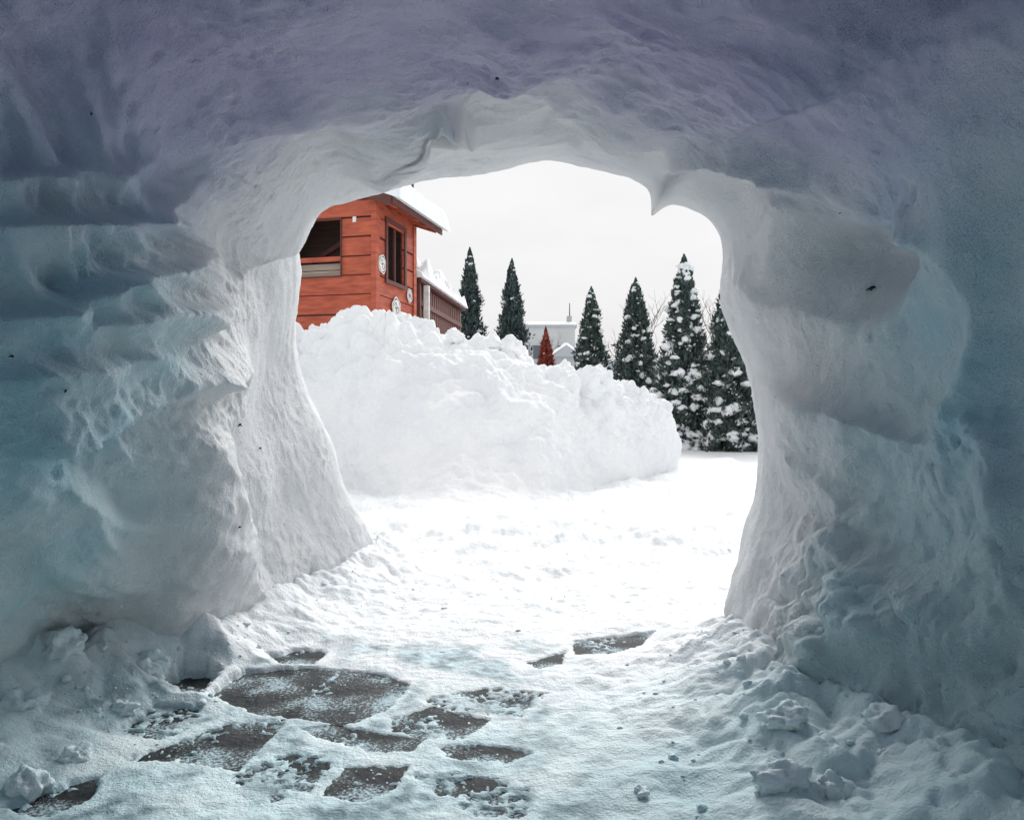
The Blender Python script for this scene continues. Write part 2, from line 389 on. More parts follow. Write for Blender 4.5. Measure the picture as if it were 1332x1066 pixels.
zz+=mk*(.010+dome(wq,.95)*.040+dome(wq2)*.016+dome(wq4,.95)*.050+fbm(q*22,3)*.007)
zz+=(.2*(1-pave)+outside)*dome(wq2,.7)*.012+outside*dome(wq4,.8)*.06*sstep(-.3,.3,noise(q*1.3+31))
dL=distpts(q,footL); dR=distpts(q,footR)
zz+=(.085+.07*sstep(2.4,2.0,zy))*np.exp(-(dL/.15)**1.2)*(1+.4*noise(q*5))+.10*np.exp(-(dR/.15)**1.1)*(1+.5*noise(q*5))*sstep(3.0,2.0,zy)+.03*np.exp(-(np.minimum(dL,dR)/.22)**2)*(dome(wq)+.5*dome(wq2))
best=np.full(len(q),9.0); cov=np.zeros(len(q))
for poly,_,cv in stones:
    pg=np.array([G(*c) for c in poly]); c0=pg.mean(0)
    sel=np.where((np.abs(zx-c0[0])<.5)&(np.abs(zy-c0[1])<.5))[0]; a=q[sel][:,:2]
    d=np.full(len(a),9.0); ins=np.zeros(len(a),bool)
    for i in range(len(pg)):
        p0,p1=pg[i],pg[(i+1)%len(pg)]; e=p1-p0
        t=np.clip(((a-p0)@e)/(e@e),0,1); d=np.minimum(d,np.linalg.norm(a-p0-t[:,None]*e,axis=1))
        cnd=((p0[1]>a[:,1])!=(p1[1]>a[:,1]))&(a[:,0]<(p1[0]-p0[0])*(a[:,1]-p0[1])/(p1[1]-p0[1]+1e-12)+p0[0]); ins^=cnd
    sd=np.where(ins,-d,d); mm=sd<best[sel]; best[sel[mm]]=sd[mm]; cov[sel[mm]]=cv
edge=best+.010*noise(q*13+3)+.008*noise(q*38)+.006*noise(q*90)-.001
hole=1-sstep(-.012,.006,edge)
isl=sstep(.34-cov*1.3,.62-cov*1.3,.8*noise(q*9+15)+.75*noise(q*45+2)+.5*noise(q*110))
nh=np.exp(-(np.maximum(best,0)/.05)**2); zz=zz*(1-.6*nh)
zz=zz*(1-hole)+hole*(-.007+isl*.010)
z[near]=zz
ic=pave*sstep(-.35,.35,noise(q*4.5+60)+.5*noise(q*13))*.85*(1-.6*np.exp(-(np.maximum(best,0)/.02)**2))+.6*hole
ic+=.08*sstep(2.1,1.4,zy)*(1-mk)
icy[near]=np.clip(ic,0,.9)
z+=(~near)*.04
fade=sstep(9,13,gy); z=z*(1-fade)+fade*(.05+.02*noise(gp*.7))
gp[:,2]=z
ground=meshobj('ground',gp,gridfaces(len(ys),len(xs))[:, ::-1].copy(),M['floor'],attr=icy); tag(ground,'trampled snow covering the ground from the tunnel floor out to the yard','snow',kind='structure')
for poly,lab,_ in stones:
    pg=np.array([G(*c) for c in poly]); c0=pg.mean(0)
    v=pg-c0; v=v*(1+.020/np.linalg.norm(v,axis=1))[:,None]
    bm=bmesh.new(); vs=[bm.verts.new((a,b,0)) for a,b in v]; f=bm.faces.new(vs)
    if f.normal.z<0: f.normal_flip()
    r=bmesh.ops.extrude_face_region(bm,geom=[f]); bmesh.ops.translate(bm,verts=[g for g in r['geom'] if isinstance(g,bmesh.types.BMVert)],vec=(0,0,-.06))
    bmesh.ops.recalc_face_normals(bm,faces=bm.faces)
    bmesh.ops.bevel(bm,geom=[e for e in bm.edges],offset=.006,segments=2,affect='EDGES')
    me=bpy.data.meshes.new('flagstone'); bm.to_mesh(me); bm.free(); me.materials.append(M['stone'])
    o=bpy.data.objects.new('flagstone',me); COL.objects.link(o); o.location=(c0[0],c0[1],random.uniform(-.002,.0))
    o.rotation_euler=(random.uniform(-.006,.006),random.uniform(-.006,.006),0)
    tag(o,lab,'flagstone','flagstones of the path under the snow')
# ---------------------------------------------------------------- lumps
def ico(sub):
    bm=bmesh.new(); bmesh.ops.create_icosphere(bm,subdivisions=sub,radius=1); bm.verts.index_update()
    V=np.array([v.co[:] for v in bm.verts]); Fc=np.array([[v.index for v in f.verts] for f in bm.faces]); bm.free(); return V,Fc
ICO={k:ico(k) for k in (1,2,3,4)}
def lump(c,r,sub=3,flat=.75,rough=.3):
    V,Fc=ICO[sub]; off=rng.random(3)*90
    d=1+rough*fbm(V*1.3+off,2)+rough*.35*noise(V*4+off)
    s=np.array([rng.uniform(.8,1.25),rng.uniform(.8,1.25),flat])*r
    return V*d[:,None]*s+np.array(c),Fc
def merge(lst):
    Vs=[];Fs=[];o=0
    for V,Fc in lst: Vs.append(V);Fs.append(Fc+o);o+=len(V)
    return np.concatenate(Vs),np.concatenate(Fs)
Z2=z.reshape(len(ys),len(xs))
def gz(x,y):
    i=np.argmin(np.abs(ys-y)); j=np.argmin(np.abs(xs-x)); return Z2[i,j]
lst=[]
for k in range(340):
    c=rng.random()
    if c<.4: x=rng.uniform(-1.25,-.75);y=rng.uniform(1.7,2.5)
    elif c<.65: x=rng.uniform(.3,1.0);y=rng.uniform(1.35,2.2)
    elif c<.75: f_=footR[rng.integers(len(footR))]; x,y=f_+rng.normal(size=2)*.07
    elif c<.85: f_=footL[rng.integers(len(footL))]; x,y=f_+rng.normal(size=2)*.08
    else: x=rng.uniform(-.8,1.2);y=rng.uniform(1.5,5.5)
    r=.003+.009*rng.random()**3
    lst.append(lump((x,y,gz(x,y)+r*.1),r,2,.7,.55))
V,Fc=merge(lst); o=meshobj('snow_crumbs',V,Fc,M['floor']); tag(o,'small loose crumbs of snow scattered over the tunnel floor','snow crumbs',kind='stuff')
chunks=[(130,870,.045,'tallest upright snow chunk at the foot of the left tunnel wall'),(195,880,.04,'rounded snow chunk just right of the tallest upright chunk'),
(85,905,.045,'broad snow chunk left of the tallest upright chunk'),(35,1010,.04,'snow chunk near the bottom left corner'),(100,975,.025,'small snow chunk beside the half-buried flagstone'),
(160,917,.025,'small snow chunk in front of the tallest upright chunk'),(30,940,.04,'snow chunk by the left picture edge above the bottom left corner'),(1025,985,.04,'large snow chunk on the floor near the right tunnel wall'),(1010,1045,.04,'snow chunk at the bottom edge right of centre'),
(1080,1055,.03,'snow chunk at the bottom edge next to a bigger one'),(835,1020,.016,'lone small snow chunk right of the nearest flagstone'),(1150,1010,.035,'snow chunk against the foot of the right tunnel wall')]
for i,(a,b,r,lab) in enumerate(chunks):
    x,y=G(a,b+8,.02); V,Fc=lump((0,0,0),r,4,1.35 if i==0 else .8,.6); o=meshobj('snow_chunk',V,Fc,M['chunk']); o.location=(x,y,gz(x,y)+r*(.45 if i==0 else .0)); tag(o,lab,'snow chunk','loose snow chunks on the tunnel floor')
# ---------------------------------------------------------------- debris in the walls
for a,b,s,lab in [(1135,374,.02,'dark curled leaf scrap in the hollow of the right snow wall'),(310,553,.014,'dark leaf bit high on the left lip of the tunnel'),(338,583,.010,'tiny dark speck of leaf just right of and below another bit on the left lip'),
 (310,685,.008,'tiny dark crumb low on the left lip'),(648,100,.012,'dark twig bit stuck in the ceiling above the opening'),(14,465,.008,'dark speck in the left wall by the picture edge'),
 (82,509,.009,'small dark bit in the left wall under a ledge'),(115,147,.007,'dark speck in the upper left wall'),(235,852,.008,'dark crumb at the foot of the left wall'),(1095,278,.006,'tiny dark speck above the hollow of the right wall')]:
    d=np.where(inner,np.hypot(ppx-a,ppy-b)+(pts[:,1]-1)*3,1e9); i=int(np.argmin(d)); p=pts[i]+n[i]*.004
    ml=MB(); 
    for k in range(3):
        ang=random.uniform(0,6.28); L=s*random.uniform(.6,1.0)
        e=Vector((math.cos(ang)*L,random.uniform(-.3,.3)*L,math.sin(ang)*L*.6))
        ml.tube([tuple(-e*.6),(0,0,s*.1),tuple(e)],[s*.10,s*.22,s*.05],5)
    o=ml.build('leaf_scrap',M['debris'],smooth=True); o.location=p; tag(o,lab,'leaf scrap','dark leaf scraps stuck in the snow walls')
# ---------------------------------------------------------------- snow pile outside
def CRchain(ctrl,nper):
    c=np.array(ctrl,float); out=[]
    for i in range(len(c)-1):
        a=c[max(i-1,0)];b=c[i];d=c[i+1];e=c[min(i+2,len(c)-1)]
        out.append(cr(a,b,d,e,np.arange(nper)/nper))
    out.append(c[-1:]); return np.concatenate(out)
pile=[
 ((-6.0,10.0),(-6.2,11.6,.9)),((-4.2,9.0),(-4.5,10.0,1.30)),((-2.9,8.2),(-3.2,9.0,1.43)),((-1.75,7.3),(-2.30,8.5,1.48)),((-1.1,6.35),(-1.77,8.2,1.60)),((-.75,5.95),(-1.17,8.0,1.57)),
 ((-.38,5.75),(-.60,7.8,1.42)),((.02,5.85),(-.05,7.7,1.32)),((.33,6.15),(.38,7.6,1.09)),((.85,6.95),(1.0,7.8,.96)),((1.30,7.65),(1.44,8.2,.84)),((1.72,8.40),(1.80,8.7,.68)),((1.91,8.90),(1.91,9.05,.50)),((1.95,9.10),(1.93,9.2,-.1))]
ctrl=[]
for i,((bx,by),(c1,c2,cz)) in enumerate(pile):
    b=np.array([bx,by,0.]); c=np.array([c1,c2,0.]); row=[]
    k=min(1,max(0,(i-7)/3))
    prof_=((-.60,-.04),(-.28,.03-.02*k),(-.02,.10-.04*k),(.17,.29+.14*k),(.40,.62+.14*k),(.70,.88+.05*k),(1.0,1.0),(1.22,.93),(1.5,.55),(1.9,-.15))
    for f,zf in prof_:
        q=b+(c-b)*f; q[1]+= (0 if f<=1 else (f-1)*.6); q[2]=zf*cz if zf>0 else zf; row.append(q)
    ctrl.append(row)
ctrl=np.array(ctrl)
g1=CRchain(ctrl,44)
g2=CRchain(g1.transpose(1,0,2),38).transpose(1,0,2)
nu,nv=g2.shape[:2]
Nn=np.cross(np.gradient(g2,axis=0),np.gradient(g2,axis=1)); Nn/=np.linalg.norm(Nn,axis=2)[...,None]+1e-9
if Nn[nu//2,nv//2,2]<0: Nn=-Nn
pp=g2.reshape(-1,3); nn=Nn.reshape(-1,3)
cr_=sstep(.75,1.3,pp[:,2]+.5*sstep(.2,1,pp[:,0])); rt=sstep(.7,1.4,pp[:,0])
wp=pp+.10*np.stack([noise(pp*3),noise(pp*3+20),noise(pp*3+40)],1)
ft=sstep(.03,.30,pp[:,2])*.75+.25
irr=.45+.9*sstep(-.3,.4,noise(pp*1.1+44))
d=fbm(pp*1.6+2,3)*.08*(1-.6*rt)+fbm(pp*6+8,4)*.035*(1-.5*rt)
d+=irr*dome(worley(wp*3.2),.75)*(.17*cr_+.05)*(1-.6*rt)
d+=irr*dome(worley(wp*6.5+4),.72)*(.11*cr_+.03)*(1-.5*rt)
d+=irr*dome(worley(wp*13+4),.72)*(.05*cr_+.015)
d+=rt*ridged(pp*np.array([9,9,1.0]),2)*.025-.05*cr_
d*=ft
pp=pp+nn*d[:,None]
o=meshobj('snow_pile',pp,gridfaces(nu,nv),M['pile']); tag(o,'long heap of shovelled white snow with lumpy crest in the yard outside','snow pile')
for a,b,Y,r,lab in [(455,414,8.1,.12,'round snow clod on the crest below the red hut'),(490,412,8.0,.09,'smaller snow clod on the crest right of the round clod'),(525,416,7.9,.09,'snow clod on the crest under the corner of the hut'),(590,438,7.6,.10,'snow clod on the crest left of centre below the slatted shed'),
   (640,450,7.5,.08,'small snow clod on the crest below the conifers'),(665,451,7.5,.12,'large snow clod on the crest left of the rust-coloured conifer'),(705,482,7.5,.07,'snow clod on the crest below the rust-coloured conifer'),(770,494,7.8,.09,'snow clod on the falling right part of the crest')]:
    V,Fc=lump((0,0,0),r,4,.8,.4); q=meshobj('snow_clod',V,Fc,M['pile']); q.location=P(a,b,Y); tag(q,lab,'snow clod','snow clods on the crest of the snow pile')
# ---------------------------------------------------------------- snow slab helper
def snow_slab(name,P00,P10,P01,th,parent,nu=40,nv=24,amp=.25):
    a,b,c=map(np.array,(P00,P10,P01)); u,v=np.meshgrid(np.linspace(0,1,nu),np.linspace(0,1,nv),indexing='ij')
    ba=a+(b-a)*u.ravel()[:,None]+(c-a)*v.ravel()[:,None]
    e=(1-np.abs(2*u-1)**24)*(1-np.abs(2*v-1)**20); t=th*np.sqrt(np.clip(e,0,1)).ravel()
    t*=np.clip(1+amp*fbm(ba*3+4,3),.15,3); top=ba.copy(); top[:,2]+=t+.004; bot=ba.copy(); bot[:,2]+=.003
    Ft=gridfaces(nu,nv); V=np.concatenate([top,bot]); return meshobj(name,V,np.concatenate([Ft,Ft[:,::-1]+len(ba)]),M['snow'],parent)
# ---------------------------------------------------------------- hut
ang=math.atan2(-.25,.97)
hut=empty('wooden_hut',(-1.79,10,0),ang)
tag(hut,'orange-red plank hut with open windows and snowy roof rising behind the snow pile','hut')
W,DP,ZT=1.9,1.34,3.50
def plankwall(axis_,fixed,lo,hi,zt,win,gap=.022):
    mb=MB(); rowh=.252; z0=0.0; k=0
    while z0<zt-.01:
        z1=min(z0+rowh,zt); subs=[(z0,z1,[(lo,hi)])]
        if win:
            w0,w1,wz0,wz1=win; subs=[]
            cuts=sorted({z0,z1,*[c for c in (wz0,wz1) if z0<c<z1]})
            for a,b in zip(cuts[:-1],cuts[1:]):
                m_=(a+b)/2
                subs.append((a,b,[(lo,w0),(w1,hi)] if wz0<m_<wz1 else [(lo,hi)]))
        th=.03+random.uniform(-.012,.004)
        for a,b,sg in subs:
            b2=b-gap*random.uniform(.5,1.3) if abs(b-z1)<1e-6 else b
            for s0,s1 in sg:
                if axis_=='x': y0,y1=(fixed-th,fixed+.0) if fixed<.5 else (fixed,fixed+th); mb.box((s0,y0,a),(s1,y1,b2))
                else: x0,x1=(fixed,fixed+th) if fixed>-.5 else (fixed-th,fixed); mb.box((x0,s0,a),(x1,s1,b2))
        z0=z1;k+=1
    return mb
mb=plankwall('x',0,-W,0,ZT,(-1.22,-.46,2.51,3.25))
for k in range(3):
    zz0=ZT+.002+k*.12; xx=k*.33; mb.box((-W+.12+xx,-.03,zz0),(-.12-xx,0,zz0+.115))
mb.build('front_wall',M['red'],hut)
mb=plankwall('y',0,.0,DP,ZT,(.32,.92,2.50,3.27)); mb.build('side_wall',M['red'],hut)
mb=plankwall('x',DP,-W,0,ZT,None,0); zr_=ZT+.03+(W/2)*math.tan(math.radians(20))
nb=len(mb.v); mb.v+=[(-W,DP,ZT-.001),(0,DP,ZT-.001),(-W/2,DP,zr_),(-W,DP+.02,ZT-.001),(0,DP+.02,ZT-.001),(-W/2,DP+.02,zr_)]; mb.f+=[(nb,nb+1,nb+2),(nb+3,nb+5,nb+4)]
mb.build('back_wall',M['inner'],hut)
mb=plankwall('y',-W,0,DP,ZT+.02,(.3,1.0,2.45,3.1),0); mb.build('far_side_wall',M['inner'],hut)
mb=MB(); mb.box((-.028,-.042,0),(.045,-.0345,ZT-.01)); mb.box((.0345,-.034,0),(.045,.07,ZT-.01)); mb.box((.0345,DP-.07,0),(.045,DP+.03,ZT-.06)); mb.build('corner_board',M['red'],hut)
mb=MB(); mb.box((-W+.03,.03,1.9),(-.03,DP-.03,1.95)); mb.build('floor_board',M['inner'],hut)
mb=MB()
for (a,b,c,d) in ((-W,-1.22,0,ZT),(-.46,-.005,0,ZT),(-1.22,-.46,0,2.5),(-1.22,-.46,3.26,ZT)): mb.box((a+.001,.004,c),(b-.001,.02,d))
for (a,b,c,d) in ((.03,.32,0,ZT),(.92,DP,0,ZT),(.32,.92,0,2.49),(.32,.92,3.28,ZT)): mb.box((-.02,a+.001,c),(-.004,b-.001,d))
mb.build('backing_boards',M['reddark'],hut)
def frame(mbx,kind,a0,a1,z0,z1,off,wd=.05):
    for (p,q,r,s) in ((a0-wd,a1+wd,z1,z1+wd),(a0-wd,a1+wd,z0-wd,z0),(a0-wd,a0,z0,z1),(a1,a1+wd,z0,z1)):
        if kind=='x': mbx.box((p,-off-.018,r),(q,-off,s))
        else: mbx.box((off,p,r),(off+.018,q,s))
w1=MB(); frame(w1,'x',-1.22,-.46,2.51,3.25,.036,.015); wo=w1.build('window',M['reddark'],hut)
m2=MB(); m2.box((-1.22,-.01,2.71),(-.46,.03,2.77)); m2.build('cross_rail',M['red'],wo)
m2=MB(); m2.box((-1.22,.06,2.50),(-.46,.08,2.60)); m2.box((-1.22,.06,2.61),(-.46,.08,2.69)); m2.build('inner_board',M['paleboard'],wo)
m2=MB(); m2.poly8([(-1.25,.5,2.75),(-.5,.5,3.15),(-.5,.56,3.15),(-1.25,.56,2.75),(-1.25,.5,2.82),(-.5,.5,3.22),(-.5,.56,3.22),(-1.25,.56,2.82)]); m2.build('inner_brace',M['reddark'],hut)
w1=MB(); frame(w1,'y',.32,.92,2.50,3.27,.036,.055); wo=w1.build('window',M['reddark'],hut)
m2=MB(); m2.box((-.01,.62,2.5),(.02,.65,3.27)); m2.build('mullion',M['reddark'],wo)
ov=.30; xr=-W/2; sl=math.tan(math.radians(20)); zr=ZT+.04+(-xr)*sl; ze=ZT+.04-ov*sl; y0,y1=-.14,DP+.38
rf=MB()
for sgn in (1,-1):
    xe=xr+sgn*(W/2+ov)
    q=[(xr,y0,zr),(xe,y0,ze),(xe,y1,ze),(xr,y1,zr)]
    if sgn<0: q=[q[1],q[0],q[3],q[2]]
    rf.poly8([(a,b,c) for a,b,c in q]+[(a,b,c+.035) for a,b,c in q])
ro=rf.build('roof',M['reddark'],hut)
fb=MB()
fb.poly8([(xr,y0-.022,zr-.09),(xr+W/2+ov,y0-.022,ze-.09),(xr+W/2+ov,y0-.002,ze-.09),(xr,y0-.002,zr-.09),(xr,y0-.022,zr+.04),(xr+W/2+ov,y0-.022,ze+.04),(xr+W/2+ov,y0-.002,ze+.04),(xr,y0-.002,zr+.04)])
fb.box((.302,y0,ze-.05),(.322,y1,ze+.03)); fb.build('fascia',M['reddark'],ro)
rr=MB()
for k in range(5):
    yk=.05+k*.36; rr.poly8([(-.2,yk,ZT+.04+.2*sl-.072),(.29,yk,ze-.062),(.29,yk+.05,ze-.062),(-.2,yk+.05,ZT+.04+.2*sl-.072),(-.2,yk,ZT+.04+.2*sl-.003),(.29,yk,ze-.001),(.29,yk+.05,ze-.001),(-.2,yk+.05,ZT+.04+.2*sl-.003)])
rr.build('rafters',M['red'],ro)
snow_slab('roof_snow',(xr,y0-.03,zr+.037),(.42,y0-.03,ze+.0),(xr,y1+.08,zr+.037),.28,ro,90,80)
snow_slab('roof_snow',(-W-.34,y0-.03,ze+.03),(xr,y0-.03,zr+.037),(-W-.34,y1+.03,ze+.03),.25,ro,40,30)
mb=MB(); mb.tube([(-.05,1.45,3.5),(-.05,1.45,4.18)],[.02,.02],8); mb.build('roof_pipe',M['dark'],hut)
def disc(mbx,y,zc,r,x,r2=0,sy=1.0):
    n=len(mbx.v); K=28
    for k in range(K):
        t=2*math.pi*k/K; w=1+.06*math.sin(5*t+y*9)
        mbx.v.append((x,y+math.cos(t)*r*sy*w,zc+math.sin(t)*r*w))
        mbx.v.append((x,y+math.cos(t)*r2*sy,zc+math.sin(t)*r2))
    for k in range(K):
        a=n+2*k;b=n+2*((k+1)%K); mbx.f.append((a,b,b+1,a+1))
for (y,zc,r,c2,nm,lb) in ((.15,2.67,.125,'dark','sticker','white round sticker with dark scribble'),(1.10,2.39,.10,'blue','sticker','small white and blue round badge'),(.62,2.15,.15,'dark','sticker','grey and white ring badge low on the wall')):
    s=MB(); disc(s,y,zc,r,.0475); so=s.build(nm,M['white'],hut); so['label']=lb
    s=MB(); disc(s,y,zc,r*.86,.0495,r*.78); disc(s,y-.2*r,zc+.2*r,r*.28,.0495,r*.2); disc(s,y+.25*r,zc-.2*r,r*.32,.0495,r*.24)
    s.build('print',M[c2],so)
    if c2=='blue':
        s=MB(); disc(s,y,zc,r*.3,.0512); s.build('print',M['redp'],so)
s=MB(); s.box((-.29,-.040,3.20),(-.24,-.0365,3.27)); so=s.build('sticker',M['white'],hut); so['label']='tiny white paper label on the front planks'
# ---------------------------------------------------------------- slatted shed behind
sa=math.atan2(-.45,3.5); shed=empty('slatted_shed',(-1.46,11.75,0),sa)
tag(shed,'brown slatted shed with a snow-capped roof right behind the red hut','shed')
SL=3.35;ZS=2.70
mb=MB(); k=0
while k*.165<SL: mb.box((-.02,k*.165,0),(.02,k*.165+.105,ZS-.02)); k+=1
mb.build('slat_wall',M['brown'],shed)
mb=MB(); k=0
while k*.155<1.6: mb.box((-1.6+k*.155,-.04,0),(-1.6+k*.155+.115,-.0,ZS-.02)); k+=1
mb.build('slat_wall',M['brown'],shed)
mb=MB(); mb.box((-1.6,.02,0),(-.08,SL,ZS-.03)); mb.build('inner_wall',M['dark'],shed)
mb=MB(); mb.box((.022,-.05,ZS-.34),(.05,SL,ZS-.26)); mb.box((.022,-.05,1.6),(.05,SL,1.68)); mb.build('rail',M['brown'],shed)
mb=MB(); mb.box((.052,.25,0),(.13,.33,ZS-.01)); mb.build('corner_post',M['white'],shed)
mb=MB(); mb.box((-1.7,-.12,ZS),(.10,SL+.12,ZS+.05)); so=mb.build('roof',M['reddark'],shed)
snow_slab('roof_snow',(-1.7,-.14,ZS+.05),(.15,-.14,ZS+.05),(-1.7,SL+.14,ZS+.05),.20,so,40,120,1.3)
for (a,b,c,d,hh) in ((-.5,-.05,.1,1.0,.24),(-.4,-.05,1.7,2.1,.34)):
    mb=MB(); mb.box((a,c,ZS+.06),(b,d,ZS+hh)); ro=mb.build('roof_box',M['dark'],shed)
    snow_slab('roof_snow',(a-.05,c-.05,ZS+hh+.002),(b+.05,c-.05,ZS+hh+.002),(a-.05,d+.05,ZS+hh+.002),.13,ro,20,24,.5)
# ---------------------------------------------------------------- conifers
def conifer(x,y,h,R,nsp,label,mat,snow,group,name='conifer_tree',cat='conifer',ex=.76,ss=1.0,ck=1.0):
    t=empty(name,(x,y,0)); tag(t,label,cat,group)
    tr=MB(); tr.tube([(0,0,0),(.01,0,h*.5),(0,0,h*.93)],[.06,.04,.01],7)
    for k in range(14):
        a=k*2.4; zz=h*(.08+.055*k); r=R*.6*(1-k/16); tr.tube([(0,0,zz),(math.cos(a)*r,math.sin(a)*r,zz+r*.7)],[.014,.004],4)
    tr.build('trunk',M['bark'],t,True)
    off=rng.random(3)*50
    def prof(u): return R*np.clip((1-u),0,1)**ex*np.clip(.80+u*1.2,0,1.05)
    def clump(key): return 1+ck*(.50*noise(key)+.50*noise(key*2.4+7)+.28*noise(key*5.1))
    def mkkey(th,u):
        th=np.asarray(th,float); u=np.asarray(u,float)
        return np.stack([np.cos(th)*1.9,np.sin(th)*1.9,u*h*2.1+.5*np.sin(th*2+off[0])],1)+off
    u=rng.random(nsp)**1.2; th=rng.random(nsp)*2*np.pi
    dirv=np.stack([np.cos(th),np.sin(th),np.zeros(nsp)],1)
    rad=prof(u)*clump(mkkey(th,u))*(1.06-.45*rng.random(nsp)**1.3)+.008
    c=dirv*rad[:,None]; c[:,2]=.04+u*h*.985
    L=(.035+.080*rng.random(nsp)**1.3)*(.75+.5*R); wd=L*.24
    up=np.stack([dirv[:,0]*.6,dirv[:,1]*.6,np.ones(nsp)*.85],1)+rng.normal(size=(nsp,3))*.40
    tipf=sstep(.8,1,u)[:,None]; up=up*(1-tipf)+np.array([0,0,1.2])*tipf; up/=np.linalg.norm(up,axis=1)[:,None]
    sd=np.cross(up,dirv+rng.normal(size=(nsp,3))*.8); sd/=np.linalg.norm(sd,axis=1)[:,None]+1e-9
    a=c-up*L[:,None]*.3; b=c+sd*wd[:,None]+up*L[:,None]*.15; e=c+up*L[:,None]*.9; f=c-sd*wd[:,None]+up*L[:,None]*.15
    V=np.stack([a,b,e,f],1).reshape(-1,3); Fc=np.arange(nsp*4).reshape(-1,4)
    uu=np.linspace(0,.97,26); K=12; Vc=[]
    for q in uu:
        for k in range(K):
            aa=2*math.pi*k/K; r=prof(np.array([q]))[0]*.42*(1+.2*math.sin(7*aa+q*40)); Vc.append((math.cos(aa)*r,math.sin(aa)*r,.03+q*h))
    Vc=np.array(Vc); Fk=np.array([[i*K+k,i*K+(k+1)%K,(i+1)*K+(k+1)%K,(i+1)*K+k] for i in range(25) for k in range(K)])
    meshobj('crown',np.concatenate([V,Vc]),np.concatenate([Fc,Fk+len(V)]),mat,t,False)
    if snow:
        l=[]; made=0
        while made<snow:
            q=rng.random()**1.2*.97; aa=rng.random()*6.283
            kk=mkkey([aa],[q])
            if noise(kk*1.7+31)[0]<rng.uniform(-.45,.25): continue
            made+=1
            r=prof(np.array([q]))[0]*clump(kk)[0]*rng.uniform(.84,1.06)
            s=(.013+.085*rng.random()**2.8)*(1.1-.5*q)*ss
            l.append(lump((math.cos(aa)*r,math.sin(aa)*r,.06+q*h),s,2 if s>.035 else 1,rng.uniform(.4,.9),.7))
        V,Fc=merge(l); so=meshobj('snow_load',V,Fc,M['snow'],t); so['kind']='stuff'
    return t
g='conifers along the edge of the yard'
def cpos(px_,Y): return (px_-CX)/F*Y
conifer(cpos(611,20),20,.78+.208*20,.53,22000,'tall slim dark conifer nearest the slatted shed, almost free of snow',M['leafb'],150,g,ck=1.1)
conifer(cpos(666,20),20,.78+.193*20,.56,22000,'slim dark conifer second from the slatted shed',M['leafb'],170,g,ck=1.1)
conifer(cpos(769,17.5),17.5,.78+.155*17.5,.49,17000,'short conifer speckled with snow right of the rust-coloured one',M['leaf'],520,g)
conifer(cpos(827,16),16,.78+.166*16,.53,19000,'snow-speckled conifer behind the right end of the snow pile',M['leaf'],600,g)
conifer(cpos(890,13.8),13.8,.78+.196*13.8,.50,22000,'tallest snow-laden conifer on the right, standing clear of the snow pile',M['leaf'],800,g,ss=1.25)
conifer(cpos(949,13.3),13.3,.78+.180*13.3,.50,21000,'snow-laden conifer partly cut off by the right edge of the tunnel',M['leaf'],760,g,ss=1.25)
conifer(cpos(1030,13.0),13.0,3.0,.5,8000,'snow-laden conifer hidden behind the right tunnel wall',M['leaf'],250,g)
conifer(cpos(710,19),19,.75+.105*19,.52,8000,'small rust-red conifer in front of the pale building',M['rust'],30,None,ex=1.0,ck=.7)
conifer(cpos(918,17),17,1.75,.20,1500,'tiny orange-brown shrub between the two right-hand snow-laden conifers',M['rust'],12,None,'brown_shrub','shrub')
# ---------------------------------------------------------------- bare trees
def bare(x,y,h,label,seed,group='bare trees behind the conifers'):
    rs=random.Random(seed); t=empty('bare_tree',(x,y,0)); tag(t,label,'bare tree',group)
    tr=MB(); cw=MB()
    def br(p,d,L,r,lev):
        pts_=[p]; q=Vector(p); dd=Vector(d)
        for k in range(4):
            dd=(dd+Vector((rs.uniform(-.18,.18),rs.uniform(-.18,.18),rs.uniform(-.02,.12)))).normalized(); q=q+dd*L/4; pts_.append(tuple(q))
        (tr if lev<1 else cw).tube(pts_,[r*(1-.16*k) for k in range(5)],5 if lev<2 else 3)
        if lev<4:
            for k in range(4 if lev<3 else 3):
                i=rs.choice((2,3,4)) if lev else rs.choice((1,2,3,4)); a=rs.uniform(0,6.28)
                nd_=(dd+Vector((math.cos(a),math.sin(a),rs.uniform(0,.5)))*.75).normalized()
                br(pts_[i],nd_,L*rs.uniform(.5,.72),r*.5,lev+1)
    br((0,0,0),(0,0,1),h*.42,.07*h/4,0); tr.build('trunk',M['twig'],t,True); cw.build('crown',M['twig'],t,True)
bare(cpos(572,24),24,5.6,'bare twiggy tree behind the slatted shed',1)
bare(cpos(858,24),24,4.6,'bare tree between the tallest right conifer and its left neighbour',4)
bare(cpos(925,26),26,5.4,'bare tree between the two right-hand snow-laden conifers',5)
bare(cpos(797,30),30,4.8,'distant bare tree behind the short speckled conifer',9)
bare(cpos(700,30),30,4.4,'bare tree left of the pale flat-roofed building',12)
